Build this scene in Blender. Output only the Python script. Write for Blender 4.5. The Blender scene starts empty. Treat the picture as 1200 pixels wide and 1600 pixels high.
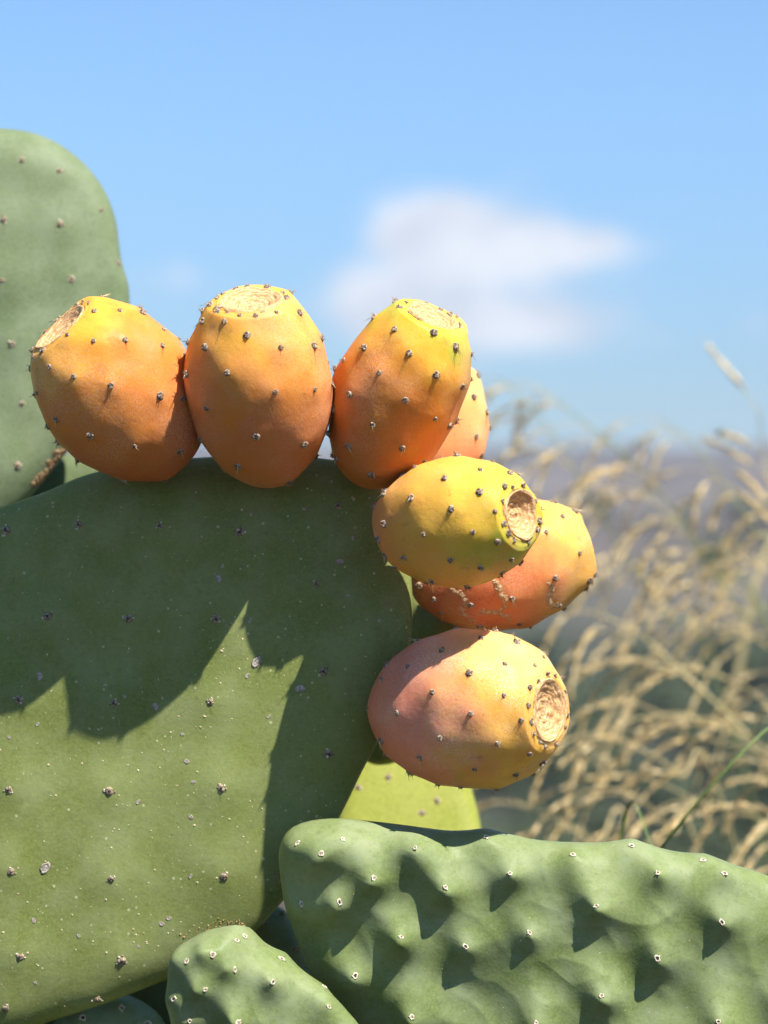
import bpy, math, random
import numpy as np
from mathutils import Vector, Matrix, noise
from mathutils.bvhtree import BVHTree

rnd = random.Random(11)
sc = bpy.context.scene
col = sc.collection

# ------------------------------------------------------------------ camera
CZ = 1.5                       # camera height in metres
K = 36.0 / 90.0 / 1600.0       # radians (tangent) per photo pixel
FOCUS = 1.0
cd = bpy.data.cameras.new('camera')
cd.sensor_fit = 'VERTICAL'; cd.sensor_height = 36.0; cd.sensor_width = 27.0; cd.lens = 90.0
cd.clip_start = 0.02; cd.clip_end = 20000
cd.dof.use_dof = True; cd.dof.focus_distance = FOCUS; cd.dof.aperture_fstop = 8.0
cam = bpy.data.objects.new('camera', cd); col.objects.link(cam)
cam.location = (0, 0, CZ); cam.rotation_euler = (math.pi / 2, 0, 0)
sc.camera = cam

# ------------------------------------------------------------------ sun direction, world
S = Vector((0.402, -0.387, 0.84)).normalized()      # towards the sun
SUN_EL = math.asin(S.z); SUN_AZ = math.atan2(S.x, S.y)
world = bpy.data.worlds.new('World'); sc.world = world; world.use_nodes = True
wt = world.node_tree; wn = wt.nodes; wl = wt.links; wn.clear()


class Nodes:
    """small helper that writes node expressions"""
    def __init__(self, tree): self.t = tree
    def new(self, kind, **kw):
        n = self.t.nodes.new(kind)
        for k, v in kw.items(): setattr(n, k, v)
        return n
    def put(self, sock, v):
        if isinstance(v, bpy.types.NodeSocket): self.t.links.new(v, sock)
        elif v is not None: sock.default_value = v
    def m(self, op, a, b=None, c=None, clamp=False):
        n = self.new('ShaderNodeMath', operation=op); n.use_clamp = clamp
        self.put(n.inputs[0], a); self.put(n.inputs[1], b); self.put(n.inputs[2], c)
        return n.outputs[0]
    def sep(self, v):
        n = self.new('ShaderNodeSeparateXYZ'); self.put(n.inputs[0], v); return n.outputs
    def comb(self, x, y, z):
        n = self.new('ShaderNodeCombineXYZ')
        for s, v in zip(n.inputs, (x, y, z)): self.put(s, v)
        return n.outputs[0]
    def noise(self, vec, scale, detail=3.0, rough=0.5, lac=2.0):
        n = self.new('ShaderNodeTexNoise'); self.put(n.inputs['Vector'], vec)
        n.inputs['Scale'].default_value = scale; n.inputs['Detail'].default_value = detail
        n.inputs['Roughness'].default_value = rough; n.inputs['Lacunarity'].default_value = lac
        return n.outputs[0]
    def step(self, v, lo, hi, a=0.0, b=1.0):
        n = self.new('ShaderNodeMapRange', interpolation_type='SMOOTHSTEP')
        for s, x in zip(n.inputs, (v, lo, hi, a, b)): self.put(s, x)
        return n.outputs[0]
    def mix(self, f, a, b, blend='MIX'):
        n = self.new('ShaderNodeMix', data_type='RGBA', blend_type=blend)
        self.put(n.inputs[0], f)
        self.put(n.inputs[6], a if isinstance(a, bpy.types.NodeSocket) else (*a, 1))
        self.put(n.inputs[7], b if isinstance(b, bpy.types.NodeSocket) else (*b, 1))
        return n.outputs[2]
    def ramp(self, f, stops):
        n = self.new('ShaderNodeValToRGB'); self.put(n.inputs[0], f)
        e = n.color_ramp.elements
        while len(e) < len(stops): e.new(0.5)
        for x, (p, c) in zip(e, stops): x.position = p; x.color = (*c, 1)
        return n.outputs[0]
    def bump(self, h, strength, dist):
        n = self.new('ShaderNodeBump'); self.put(n.inputs['Height'], h)
        n.inputs['Strength'].default_value = strength; n.inputs['Distance'].default_value = dist
        return n.outputs[0]


W = Nodes(wt)
sky = W.new('ShaderNodeTexSky', sky_type='NISHITA')
sky.sun_disc = False; sky.sun_elevation = SUN_EL; sky.sun_rotation = SUN_AZ
sky.altitude = 600; sky.air_density = 1.0; sky.dust_density = 0.0; sky.ozone_density = 2.5
tc = W.new('ShaderNodeTexCoord').outputs['Generated']
x, y, z = W.sep(tc)
yy = W.m('MAXIMUM', y, 0.05)
gx = W.m('DIVIDE', x, yy); gz = W.m('DIVIDE', z, yy)
nvec = W.comb(gx, gz, 0.0)
n1 = W.noise(nvec, 22, 4, 0.55); n2 = W.noise(W.comb(gz, gx, 3.3), 22, 4, 0.55)
n3 = W.noise(W.comb(gx, W.m('MULTIPLY', gz, 1.6), 7.7), 34, 5, 0.6)
wx = W.m('ADD', gx, W.m('MULTIPLY', W.m('SUBTRACT', n1, 0.5), 0.040))
wz = W.m('ADD', gz, W.m('MULTIPLY', W.m('SUBTRACT', n2, 0.5), 0.022))
tot = None
for (px, py, rx, ry, a) in [(650, 362, 82, 58, 1.05), (770, 370, 120, 60, 1.0), (890, 400, 110, 36, .65),
                            (600, 482, 110, 52, .62), (740, 505, 150, 54, .74), (875, 518, 105, 36, .55),
                            (240, 435, 70, 42, .40), (385, 415, 60, 34, .16), (985, 475, 75, 38, .22),
                            (1195, 520, 50, 30, .40), (560, 470, 60, 50, .25)]:
    dx = W.m('MULTIPLY', W.m('SUBTRACT', wx, (px - 600) * K), 1 / (rx * K))
    dz = W.m('MULTIPLY', W.m('SUBTRACT', wz, (800 - py) * K), 1 / (ry * K))
    r2 = W.m('ADD', W.m('MULTIPLY', dx, dx), W.m('MULTIPLY', dz, dz))
    g = W.m('MULTIPLY', W.m('POWER', 2.718, W.m('MULTIPLY', r2, -0.8)), a)
    tot = g if tot is None else W.m('ADD', tot, g)
front = W.step(y, 0.1, 0.3)
d1 = W.m('MULTIPLY', W.step(W.m('ADD', tot, W.m('MULTIPLY', W.m('SUBTRACT', n3, 0.5), 1.0)), 0.16, 0.95), front)
# scattered small clouds of the same kind round the rest of the low sky
away = W.step(W.m('ABSOLUTE', W.m('ARCTAN2', x, y)), 0.30, 0.45)
band = W.m('MULTIPLY', W.step(z, 0.02, 0.07), W.step(z, 0.20, 0.36, 1.0, 0.0))
n4 = W.noise(W.comb(x, y, W.m('MULTIPLY', z, 2.2)), 7, 5, 0.6)
d2 = W.m('MULTIPLY', W.m('MULTIPLY', W.step(n4, 0.56, 0.72), band), away)
dens = W.m('MAXIMUM', d1, d2, clamp=True)
shade = W.step(W.noise(W.comb(gx, W.m('MULTIPLY', gz, 1.5), 1.7), 30, 3), 0.35, 0.65)
ccol = W.mix(shade, (5.3, 5.6, 6.3), (6.6, 6.8, 7.3))
lows = [W.step(z, -0.02, 0.21, a, b) for a, b in ((0.47, 1.0), (0.52, 1.04), (0.62, 1.08))]          # gradient put into the sky colour, dimming it evenly towards the horizon
skyc = W.mix(1.0, W.mix(1.0, sky.outputs[0], (0.90, 1.04, 1.14), 'MULTIPLY'), W.comb(*lows), 'MULTIPLY')
mixc = W.mix(W.m('MULTIPLY', dens, 0.9), skyc, ccol)
bg = W.new('ShaderNodeBackground'); wl.new(mixc, bg.inputs[0]); bg.inputs[1].default_value = 0.073
world.cycles.sampling_method = 'MANUAL'; world.cycles.sample_map_resolution = 512
wo = W.new('ShaderNodeOutputWorld'); wl.new(bg.outputs[0], wo.inputs[0])

sd = bpy.data.lights.new('sun', 'SUN'); sd.energy = 5.0; sd.angle = math.radians(0.53); sd.color = (1.0, 0.955, 0.88)
sun = bpy.data.objects.new('sun', sd); col.objects.link(sun)
sun.rotation_euler = (-S).to_track_quat('-Z', 'Y').to_euler(); sun.location = (3, -2, 6)

vs = sc.view_settings
vs.view_transform = 'Standard'; vs.look = 'None'; vs.gamma = 1.0; vs.use_curve_mapping = False
vs.exposure = 0.95
sc.render.engine = 'CYCLES'
cy = sc.cycles
cy.use_denoising = True; cy.use_adaptive_sampling = True; cy.adaptive_threshold = 0.04
try: cy.denoiser = 'OPENIMAGEDENOISE'
except Exception: pass
cy.max_bounces = 6; cy.diffuse_bounces = 2; cy.glossy_bounces = 3; cy.transmission_bounces = 4
cy.volume_bounces = 0; cy.caustics_reflective = False; cy.caustics_refractive = False
cy.sample_clamp_indirect = 6.0


# ------------------------------------------------------------------ helpers
def at(px, py, d):
    """photo pixel at distance d in front of the camera -> point in the place"""
    return Vector(((px - 600) * K * d, d, CZ + (800 - py) * K * d))

def ray(px, py): return Vector(((px - 600) * K, 1.0, (800 - py) * K)).normalized()
CAM = Vector((0, 0, CZ))

def to_px(P):
    P = np.asarray(P); return np.stack([600 + P[:, 0] / P[:, 1] / K, 800 - (P[:, 2] - CZ) / P[:, 1] / K], 1)

WM = {}                                             # world matrices, by object name
def place(o, M, parent=None):
    col.objects.link(o)
    WM[o.name] = M.copy()
    if parent is not None:
        o.parent = parent; o.matrix_basis = WM[parent.name].inverted() @ M
    else: o.matrix_basis = M
    return o

def tag(o, label=None, cat=None, group=None, kind=None):
    for k, v in (('label', label), ('category', cat), ('group', group), ('kind', kind)):
        if v: o[k] = v
    return o

def mesh(name, V, F, mats=(), fm=None, smooth=True):
    me = bpy.data.meshes.new(name)
    V = np.asarray(V, dtype=np.float64)
    me.from_pydata([tuple(v) for v in V], [], F)
    for m in mats: me.materials.append(m)
    if fm is not None: me.polygons.foreach_set('material_index', np.asarray(fm, dtype=np.int32))
    if smooth: me.polygons.foreach_set('use_smooth', np.ones(len(F), dtype=bool))
    me.update(); return me

def vnormals(V, F):
    N = np.zeros_like(V)
    q = np.array([f if len(f) == 4 else (f[0], f[1], f[2], f[2]) for f in F])
    a = V[q[:, 2]] - V[q[:, 0]]; b = V[q[:, 3]] - V[q[:, 1]]
    tri = q[:, 2] == q[:, 3]
    b[tri] = V[q[tri, 2]] - V[q[tri, 1]]; a[tri] = V[q[tri, 1]] - V[q[tri, 0]]
    n = np.cross(a, b)
    for k in range(4): np.add.at(N, q[:, k], n)
    return N / np.maximum(np.linalg.norm(N, axis=1, keepdims=True), 1e-12)

def nz(P, s, seed=0.0):
    return np.array([noise.noise(Vector((p[0] * s + seed, p[1] * s - seed, p[2] * s + 2 * seed))) for p in P])

def frame(n, origin, up=Vector((0, 0, 1))):
    n = n.normalized(); u = up.cross(n)
    if u.length < 1e-4: u = Vector((1, 0, 0)).cross(n)
    u.normalize(); v = n.cross(u)
    return Matrix(((u.x, v.x, n.x, origin.x), (u.y, v.y, n.y, origin.y), (u.z, v.z, n.z, origin.z), (0, 0, 0, 1)))

def bvh_world(V, F, M):
    A = np.array(M); P = V @ A[:3, :3].T + A[:3, 3]
    return BVHTree.FromPolygons([tuple(p) for p in P], F), P

def hit(bvh, px, py, near=None):
    loc, n, i, d = bvh.ray_cast(CAM, ray(px, py))
    if loc is None and near is not None:
        r = ray(px, py); t = (near - CAM).dot(r)
        loc, n, i, d = bvh.find_nearest(CAM + r * t)
    return loc, n


# ------------------------------------------------------------------ materials
def material(name, rough=0.5, spec=0.4):
    m = bpy.data.materials.new(name); m.use_nodes = True
    t = m.node_tree; b = t.nodes['Principled BSDF']
    b.inputs['Roughness'].default_value = rough; b.inputs['Specular IOR Level'].default_value = spec
    return m, Nodes(t), b

def objco(N): return N.new('ShaderNodeTexCoord').outputs['Object']

def pad_material(name, dark, mid, bloom, bloom_amt, rim=None, yellow=(0.19, 0.22, 0.055), rough=0.46, dots=True):
    m, N, b = material(name, rough, 0.10)
    o = objco(N)
    a = N.noise(o, 16, 4, 0.6); f = N.noise(o, 60, 5, 0.6); g = N.noise(o, 900, 3, 0.6)
    c = N.mix(N.step(a, 0.32, 0.68), dark, mid)
    c = N.mix(N.m('MULTIPLY', N.step(N.noise(o, 26, 3), 0.55, 0.75), 0.45), c, yellow)
    c = N.mix(N.m('MULTIPLY', N.step(f, 0.28, 0.85), bloom_amt), c, bloom)
    c = N.mix(N.m('MULTIPLY', N.step(g, 0.38, 0.68), 0.38), c, tuple(min(1, x * 1.45) for x in mid))
    c = N.mix(N.m('MULTIPLY', N.step(N.noise(o, 420, 4, 0.65), 0.52, 0.72), 0.30), c, tuple(x * 0.6 for x in dark))
    if dots:
        v = N.new('ShaderNodeTexVoronoi'); N.put(v.inputs['Vector'], o); v.inputs['Scale'].default_value = 330
        sz = N.step(N.sep(v.outputs['Color'])[0], 0.80, 1.0, 0.0, 0.20)
        c = N.mix(N.m('MULTIPLY', N.m('LESS_THAN', v.outputs['Distance'], sz), 0.7), c, (0.50, 0.50, 0.30))
    N.put(b.inputs['Base Color'], c)
    N.put(b.inputs['Roughness'], N.step(f, 0.3, 0.7, rough - 0.06, rough + 0.12))
    N.put(b.inputs['Normal'], N.bump(N.m('ADD', N.m('MULTIPLY', f, 0.6), N.m('MULTIPLY', g, 0.12)), 0.35, 0.0018))
    return m

M_main = pad_material('pad_skin_mature', (0.148, 0.176, 0.044), (0.192, 0.220, 0.064), (0.285, 0.310, 0.160), 0.55)
M_lump = pad_material('pad_skin_young', (0.122, 0.162, 0.050), (0.165, 0.205, 0.070), (0.290, 0.325, 0.200), 0.75, dots=False, yellow=(0.17, 0.21, 0.06), rough=0.42)
M_far = pad_material('pad_skin_bloomed', (0.122, 0.158, 0.076), (0.152, 0.190, 0.094), (0.235, 0.272, 0.180), 0.60, dots=False, yellow=(0.14, 0.175, 0.075), rough=0.45)
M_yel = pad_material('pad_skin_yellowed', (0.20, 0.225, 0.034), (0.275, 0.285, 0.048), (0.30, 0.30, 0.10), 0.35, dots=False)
M_old = pad_material('pad_skin_old', (0.10, 0.14, 0.06), (0.14, 0.18, 0.08), (0.2, 0.22, 0.14), 0.3, dots=False)

def simple(name, c1, c2, scale, rough=0.8, spec=0.2, bump=0.0):
    m, N, b = material(name, rough, spec)
    o = objco(N); f = N.noise(o, scale, 4, 0.6)
    N.put(b.inputs['Base Color'], N.mix(N.step(f, 0.35, 0.65), c1, c2))
    if bump: N.put(b.inputs['Normal'], N.bump(f, 0.7, bump))
    return m

M_felt = simple('areole_felt', (0.085, 0.055, 0.034), (0.46, 0.36, 0.27), 1300, 0.9, 0.15, 0.0005)
M_bristle = simple('glochid_bristle', (0.22, 0.12, 0.05), (0.45, 0.30, 0.16), 400, 0.6, 0.3)
M_spine = simple('pale_spine', (0.62, 0.46, 0.24), (0.75, 0.60, 0.38), 300, 0.5, 0.4)
M_scab = simple('areole_scab', (0.10, 0.07, 0.045), (0.42, 0.33, 0.23), 1100, 0.9, 0.15, 0.0006)
M_cork = simple('cream_cork', (0.42, 0.34, 0.22), (0.72, 0.66, 0.52), 900, 0.8, 0.2, 0.0004)
M_shell = simple('grey_shell', (0.22, 0.18, 0.14), (0.50, 0.44, 0.37), 1200, 0.75, 0.2, 0.0004)
M_gold = simple('golden_cork', (0.26, 0.14, 0.05), (0.52, 0.38, 0.18), 700, 0.85, 0.15)
M_tan = simple('tan_cork', (0.40, 0.24, 0.12), (0.62, 0.44, 0.25), 800, 0.85, 0.15)
M_speck = simple('tan_speck', (0.36, 0.30, 0.15), (0.56, 0.50, 0.30), 700, 0.85, 0.15)
M_dark = simple('areole_hollow', (0.03, 0.025, 0.02), (0.07, 0.055, 0.04), 900, 0.9, 0.1)
M_scabrust = simple('brown_callus', (0.20, 0.11, 0.05), (0.42, 0.29, 0.15), 500, 0.85, 0.15, 0.001)

def scar_material():
    m, N, b = material('fruit_scar_cork', 0.75, 0.2)
    o = objco(N); x, y, z = N.sep(o)
    r = N.m('SQRT', N.m('ADD', N.m('MULTIPLY', x, x), N.m('MULTIPLY', y, y)))
    w = N.noise(o, 260, 4, 0.6)
    ph = N.m('ADD', N.m('MULTIPLY', r, 4200.0), N.m('MULTIPLY', w, 16.0))
    ring = N.m('ADD', N.m('MULTIPLY', N.m('SINE', ph), 0.5), 0.5)
    f = N.noise(o, 700, 4, 0.65)
    k = N.m('ADD', N.m('MULTIPLY', ring, 0.26), N.m('MULTIPLY', f, 0.7))
    c = N.mix(N.step(k, 0.25, 0.95), (0.52, 0.26, 0.09), (0.78, 0.55, 0.31))
    c = N.mix(N.m('MULTIPLY', N.step(N.noise(o, 160, 3), 0.5, 0.7), 0.6), c, (0.58, 0.27, 0.10))
    c = N.mix(N.m('MULTIPLY', N.step(N.noise(o, 1100, 4, 0.7), 0.55, 0.68), 0.8), c, (0.80, 0.66, 0.46))
    N.put(b.inputs['Base Color'], c)
    N.put(b.inputs['Normal'], N.bump(k, 0.7, 0.0007))
    return m
M_scar = scar_material()

def fruit_material(name, L, b_, stops, blush=None, tipgreen=None, dust=0.0, pale=None, seed=0.0):
    """stops: colours from the stalk end to the crown; blush / tipgreen / pale: (local direction, colour, low, high)"""
    m, N, b = material(name, 0.42, 0.13)
    o = objco(N)
    x, y, z = N.sep(o)
    off = N.new('ShaderNodeVectorMath', operation='ADD'); N.put(off.inputs[0], o); off.inputs[1].default_value = (seed, seed * 1.7, 0)
    p = off.outputs[0]
    n1 = N.noise(p, 38, 3, 0.55); n2 = N.noise(p, 120, 4, 0.6); fine = N.noise(p, 1700, 2, 0.6)
    t = N.m('ADD', N.m('MULTIPLY', N.m('DIVIDE', z, L), 0.5), 0.5)
    t = N.m('ADD', t, N.m('MULTIPLY', N.m('SUBTRACT', n1, 0.5), 0.80))
    t = N.m('ADD', t, N.m('MULTIPLY', N.m('SUBTRACT', n2, 0.5), 0.34))
    warm = lambda q: (q[0], q[1] * 0.80, q[2] * 0.74)
    c = N.ramp(t, [(a_, warm(q_)) for a_, q_ in stops])
    if blush: blush = (blush[0], warm(blush[1]), *blush[2:])
    if pale: pale = (pale[0], warm(pale[1]), *pale[2:])
    for spec_, amt in ((blush, 0.85), (pale, 0.85), (tipgreen, 0.9)):
        if not spec_: continue
        (dx, dy, dz), cc, lo, hi = spec_
        d = N.m('ADD', N.m('ADD', N.m('MULTIPLY', x, dx / b_), N.m('MULTIPLY', y, dy / b_)), N.m('MULTIPLY', z, dz / L))
        d = N.m('ADD', d, N.m('MULTIPLY', N.m('SUBTRACT', n1, 0.5), 0.9))
        c = N.mix(N.m('MULTIPLY', N.step(d, lo, hi), amt), c, cc)
    c = N.mix(N.m('MULTIPLY', N.step(N.noise(p, 30, 3, 0.6), 0.48, 0.70), 0.55), c, (0.64, 0.25, 0.095))
    c = N.mix(N.m('MULTIPLY', N.step(N.noise(p, 52, 3, 0.6), 0.60, 0.78), 0.45), c, (0.42, 0.26, 0.03))
    spots = N.step(N.noise(p, 85, 3, 0.6), 0.62, 0.76)
    c = N.mix(N.m('MULTIPLY', spots, 0.42), c, (0.32, 0.14, 0.045))
    v = N.new('ShaderNodeTexVoronoi'); N.put(v.inputs['Vector'], p); v.inputs['Scale'].default_value = 420
    pit = N.m('LESS_THAN', v.outputs['Distance'], N.step(N.sep(v.outputs['Color'])[0], 0.62, 1.0, 0.0, 0.26))
    c = N.mix(N.m('MULTIPLY', pit, 0.35), c, (0.34, 0.17, 0.07))
    c = N.mix(N.m('MULTIPLY', N.step(fine, 0.45, 0.75), 0.14), c, (0.85, 0.55, 0.26))
    bl_ = N.m('MULTIPLY', N.step(N.noise(p, 22, 3, 0.6), 0.42, 0.68), N.step(N.noise(p, 1500, 3, 0.7), 0.40, 0.62))
    c = N.mix(N.m('MULTIPLY', bl_, 0.48), c, (0.74, 0.46, 0.31))
    if dust:
        dm = N.m('MULTIPLY', N.step(N.noise(p, 45, 3), 0.45, 0.70), N.step(N.noise(p, 2400, 2), 0.50, 0.62))
        c = N.mix(N.m('MULTIPLY', dm, dust), c, (0.80, 0.68, 0.58))
    N.put(b.inputs['Base Color'], c)
    N.put(b.inputs['Roughness'], N.step(n2, 0.3, 0.7, 0.36, 0.52))
    N.put(b.inputs['Normal'], N.bump(N.m('ADD', n2, N.m('MULTIPLY', fine, 0.14)), 0.32, 0.0014))
    b.inputs['Subsurface Weight'].default_value = 0.30
    b.inputs['Subsurface Radius'].default_value = (0.8, 0.45, 0.22); b.inputs['Subsurface Scale'].default_value = 0.008
    return m


# ------------------------------------------------------------------ terrain, haze
def ground_height(x, y):
    r = math.hypot(x, y)
    def sm(a, b): t = min(1, max(0, (r - a) / (b - a))); return t * t * (3 - 2 * t)
    h = -16 * sm(7, 70)
    h += 16 * sm(120, 420) * 0.9 + 43 * sm(300, 1700) - 20 * sm(1900, 2600)
    nn = noise.fractal(Vector((x * 0.004, y * 0.004, 0.3)), 1.0, 2.0, 5)
    h += nn * (5.0 * sm(150, 700) + 4.5 * sm(1200, 1700)) + 0.05 * noise.noise(Vector((x * .9, y * .9, 0))) * (1 - sm(4, 40)) + 1.2 * nn * sm(30, 150)
    return h

def build_ground():
    radii = [0.0] + [0.25 * 1.075 ** i for i in range(128)]
    radii = [r for r in radii if r < 2500] + [2500]
    NA = 220; V = [(0, 0, ground_height(0, 0))]; F = []
    for r in radii[1:]:
        for a in range(NA):
            t = 2 * math.pi * a / NA; x, y = r * math.cos(t), r * math.sin(t)
            V.append((x, y, ground_height(x, y)))
    for a in range(NA): F.append((0, 1 + a, 1 + (a + 1) % NA))
    for i in range(len(radii) - 2):
        b0 = 1 + i * NA; b1 = b0 + NA
        for a in range(NA):
            F.append((b0 + a, b1 + a, b1 + (a + 1) % NA, b0 + (a + 1) % NA))
    m, N, b = material('dry_hillside_ground', 0.95, 0.1)
    o = objco(N)
    big = N.noise(o, 0.010, 5, 0.6); mid = N.noise(o, 0.028, 5, 0.65); fin = N.noise(o, 3.0, 5, 0.6)
    c = N.mix(N.step(big, 0.40, 0.60), (0.070, 0.058, 0.052), (0.160, 0.138, 0.128))
    c = N.mix(N.m('MULTIPLY', N.step(mid, 0.50, 0.62), 0.75), c, (0.045, 0.055, 0.036))
    c = N.mix(N.m('MULTIPLY', N.step(fin, 0.45, 0.7), 0.30), c, (0.16, 0.13, 0.085))
    gz = N.sep(o)[2]
    c = N.mix(N.m('MULTIPLY', N.step(gz, -2.0, -13.0), 0.85), c, (0.030, 0.040, 0.024))      # scrub fills the valley
    rad = N.new('ShaderNodeVectorMath', operation='LENGTH'); N.put(rad.inputs[0], o)
    c = N.mix(N.step(rad.outputs['Value'], 5.0, 16.0, 0.8, 0.0), c, (0.045, 0.040, 0.026))  # unseen ground round the plant, darkened to bounce less light onto the pads
    N.put(b.inputs['Base Color'], c); N.put(b.inputs['Normal'], N.bump(fin, 0.5, 0.05))
    o = bpy.data.objects.new('ground', mesh('ground', V, F, [m]))
    place(o, Matrix()); tag(o, kind='structure')
build_ground()

def build_haze():
    hm = bpy.data.materials.new('haze_air'); hm.use_nodes = True
    t = hm.node_tree; t.nodes.clear()
    out = t.nodes.new('ShaderNodeOutputMaterial'); pv = t.nodes.new('ShaderNodeVolumePrincipled')
    pv.inputs['Color'].default_value = (0.72, 0.82, 1.0, 1); pv.inputs['Density'].default_value = 0.00025
    pv.inputs['Anisotropy'].default_value = 0.2
    t.links.new(pv.outputs[0], out.inputs['Volume'])
    lo, hi, R = -30.0, 64.0, 2600.0
    V = [(sx * R, sy * R, zz) for zz in (lo, hi) for sx, sy in ((-1, -1), (1, -1), (1, 1), (-1, 1))]
    F = [(3, 2, 1, 0), (4, 5, 6, 7), (0, 1, 5, 4), (1, 2, 6, 5), (2, 3, 7, 6), (3, 0, 4, 7)]
    o = bpy.data.objects.new('haze', mesh('haze', V, F, [hm], smooth=False))
    place(o, Matrix()); tag(o, label='thin pale haze over the far hillside', cat='haze', kind='stuff')
build_haze()


# ------------------------------------------------------------------ small meshes shared by the areoles
def lump(r, h, seg, rings, rr, jag):
    V = []; F = []
    for i in range(rings):
        a = i / rings * math.pi / 2
        for k in range(seg):
            t = 2 * math.pi * k / seg; q = 1 + jag * (rr.random() - 0.5)
            V.append((r * math.cos(a) * math.cos(t) * q, r * math.cos(a) * math.sin(t) * q, h * math.sin(a) * (1 + jag * (rr.random() - .5)) - 0.15 * h))
    V.append((0, 0, h * 0.72))
    for i in range(rings - 1):
        for k in range(seg): F.append((i * seg + k, i * seg + (k + 1) % seg, (i + 1) * seg + (k + 1) % seg, (i + 1) * seg + k))
    b = (rings - 1) * seg
    for k in range(seg): F.append((b + k, b + (k + 1) % seg, len(V) - 1))
    return V, F

def spike(V, F, base, d, ln, r):
    d = Vector(d).normalized(); u = d.orthogonal().normalized(); v = d.cross(u)
    i = len(V)
    for k in range(3):
        t = 2.094 * k; p = Vector(base) + (u * math.cos(t) + v * math.sin(t)) * r; V.append(tuple(p))
    V.append(tuple(Vector(base) + d * ln))
    for k in range(3): F.append((i + k, i + (k + 1) % 3, i + 3))

def areole_mesh(name, rr, spines=0, bristles=5):
    V, F = lump(0.00130, 0.00085, 9, 3, rr, 0.45); fm = [0] * len(F)
    for k in range(5):                                          # felt lobes round the crown of the tuft
        t = rr.random() * 6.283; c = Vector((0.0008 * math.cos(t), 0.0008 * math.sin(t), 0.00038))
        V2, F2 = lump(0.00055, 0.0006, 5, 2, rr, 0.4); o = len(V)
        V += [tuple(Vector(p) + c) for p in V2]; F += [tuple(o + i for i in f) for f in F2]; fm += [0] * len(F2)
    n0 = len(F)
    for k in range(bristles):
        t = rr.random() * 6.283; e = rr.uniform(0.2, 0.9)
        spike(V, F, (0.0005 * math.cos(t), 0.0005 * math.sin(t), 0.0007), (math.cos(t) * e, math.sin(t) * e, 1), rr.uniform(0.0009, 0.0019), 0.00013)
    fm += [1] * (len(F) - n0); n0 = len(F)
    t0 = rr.random() * 0.8 - 2.0
    for k in range(spines):                                     # local -y points down the picture on most tufts
        t = t0 + rr.uniform(-0.35, 0.35)
        spike(V, F, (0, 0, 0.0006), (math.cos(t), math.sin(t), rr.uniform(0.15, 0.6)), rr.uniform(0.0028, 0.0052), 0.00020)
    fm += [2] * (len(F) - n0)
    return mesh(name, V, F, [M_felt, M_bristle, M_spine], fm)

rr = random.Random(5)
AREOLE = [areole_mesh('areole', rr, 0, 4 + k) for k in range(5)]
AREOLE_SP = [areole_mesh('areole', rr, 1 + k % 3, 4) for k in range(4)]

def scab_mesh(rr):
    V, F = lump(0.0021, 0.0011, 11, 3, rr, 0.7); fm = [0] * len(F)
    for k in range(7):
        t = rr.random() * 6.283; q = rr.uniform(0.0012, 0.0027)
        V2, F2 = lump(rr.uniform(.0004, .0009), rr.uniform(.0004, .0009), 5, 2, rr, 0.6); o = len(V)
        V += [(p[0] + q * math.cos(t), p[1] + q * math.sin(t), p[2]) for p in V2]; F += [tuple(o + i for i in f) for f in F2]
        fm += [1 if rr.random() < .55 else 0] * len(F2)
    V2, F2 = lump(0.0007, 0.0008, 6, 2, rr, 0.4); o = len(V)
    V += [(p[0], p[1], p[2] + 0.0007) for p in V2]; F += [tuple(o + i for i in f) for f in F2]; fm += [2] * len(F2)
    if rr.random() < 0.5:
        n0 = len(F); spike(V, F, (0, 0, .0006), (rr.uniform(-1, 1), -0.6, 0.4), 0.004, 0.00016); fm += [1] * (len(F) - n0)
    return mesh('areole_scab', V, F, [M_scab, M_cork, M_dark], fm)
SCAB = [scab_mesh(rr) for k in range(5)]

def ring_mesh(name, R, r, rr, mats, oval=1.25, hollow=True, jag=0.35):
    V = []; F = []; A, B = 12, 5
    for a in range(A):
        t = 2 * math.pi * a / A; q = 1 + jag * (rr.random() - .5)
        for b in range(B):
            s = 2 * math.pi * b / B
            V.append(((R + r * math.cos(s)) * math.cos(t) * q, (R + r * math.cos(s)) * math.sin(t) * q * oval, r * 0.9 * math.sin(s) + r * .35))
    for a in range(A):
        for b in range(B): F.append((a * B + b, ((a + 1) % A) * B + b, ((a + 1) % A) * B + (b + 1) % B, a * B + (b + 1) % B))
    fm = [0] * len(F); c = len(V)
    for a in range(A):
        t = 2 * math.pi * a / A; V.append((R * math.cos(t), R * oval * math.sin(t), r * .25))
    V.append((0, 0, r * (0.3 if hollow else 1.3)))
    for a in range(A): F.append((c + a, c + (a + 1) % A, c + A)); fm.append(1)
    return mesh(name, V, F, mats, fm)
RINGS = [ring_mesh('areole_ring', rr.uniform(0.0008, 0.0012), rr.uniform(0.0003, 0.00048), rr, [M_cork, M_dark if k % 3 == 0 else M_scab], rr.uniform(0.9, 1.6), k % 2 == 0, 0.6) for k in range(9)]
SHELLS = [ring_mesh('scale_shell', 0.0011, 0.00030, rr, [M_shell, M_shell], rr.uniform(1.0, 1.6), False) for k in range(4)]

def stick(name, me, loc, nrm, parent, scale=1.0, spin=None):
    """an areole (or a shell) sitting on a skin"""
    o = bpy.data.objects.new(name, me)
    M = frame(nrm, loc)
    M = M @ Matrix.Rotation(spin if spin is not None else rnd.random() * 6.283, 4, 'Z') @ Matrix.Scale(scale, 4)
    place(o, M, parent); return o


# ------------------------------------------------------------------ the plant
base_pt = Vector((-0.15, 1.06, 0.0))
cactus = bpy.data.objects.new('prickly_pear_cactus', None)
place(cactus, Matrix.Translation(base_pt))
tag(cactus, 'tall prickly pear cactus with flat green pads and ripe orange fruits', 'cactus')

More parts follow.
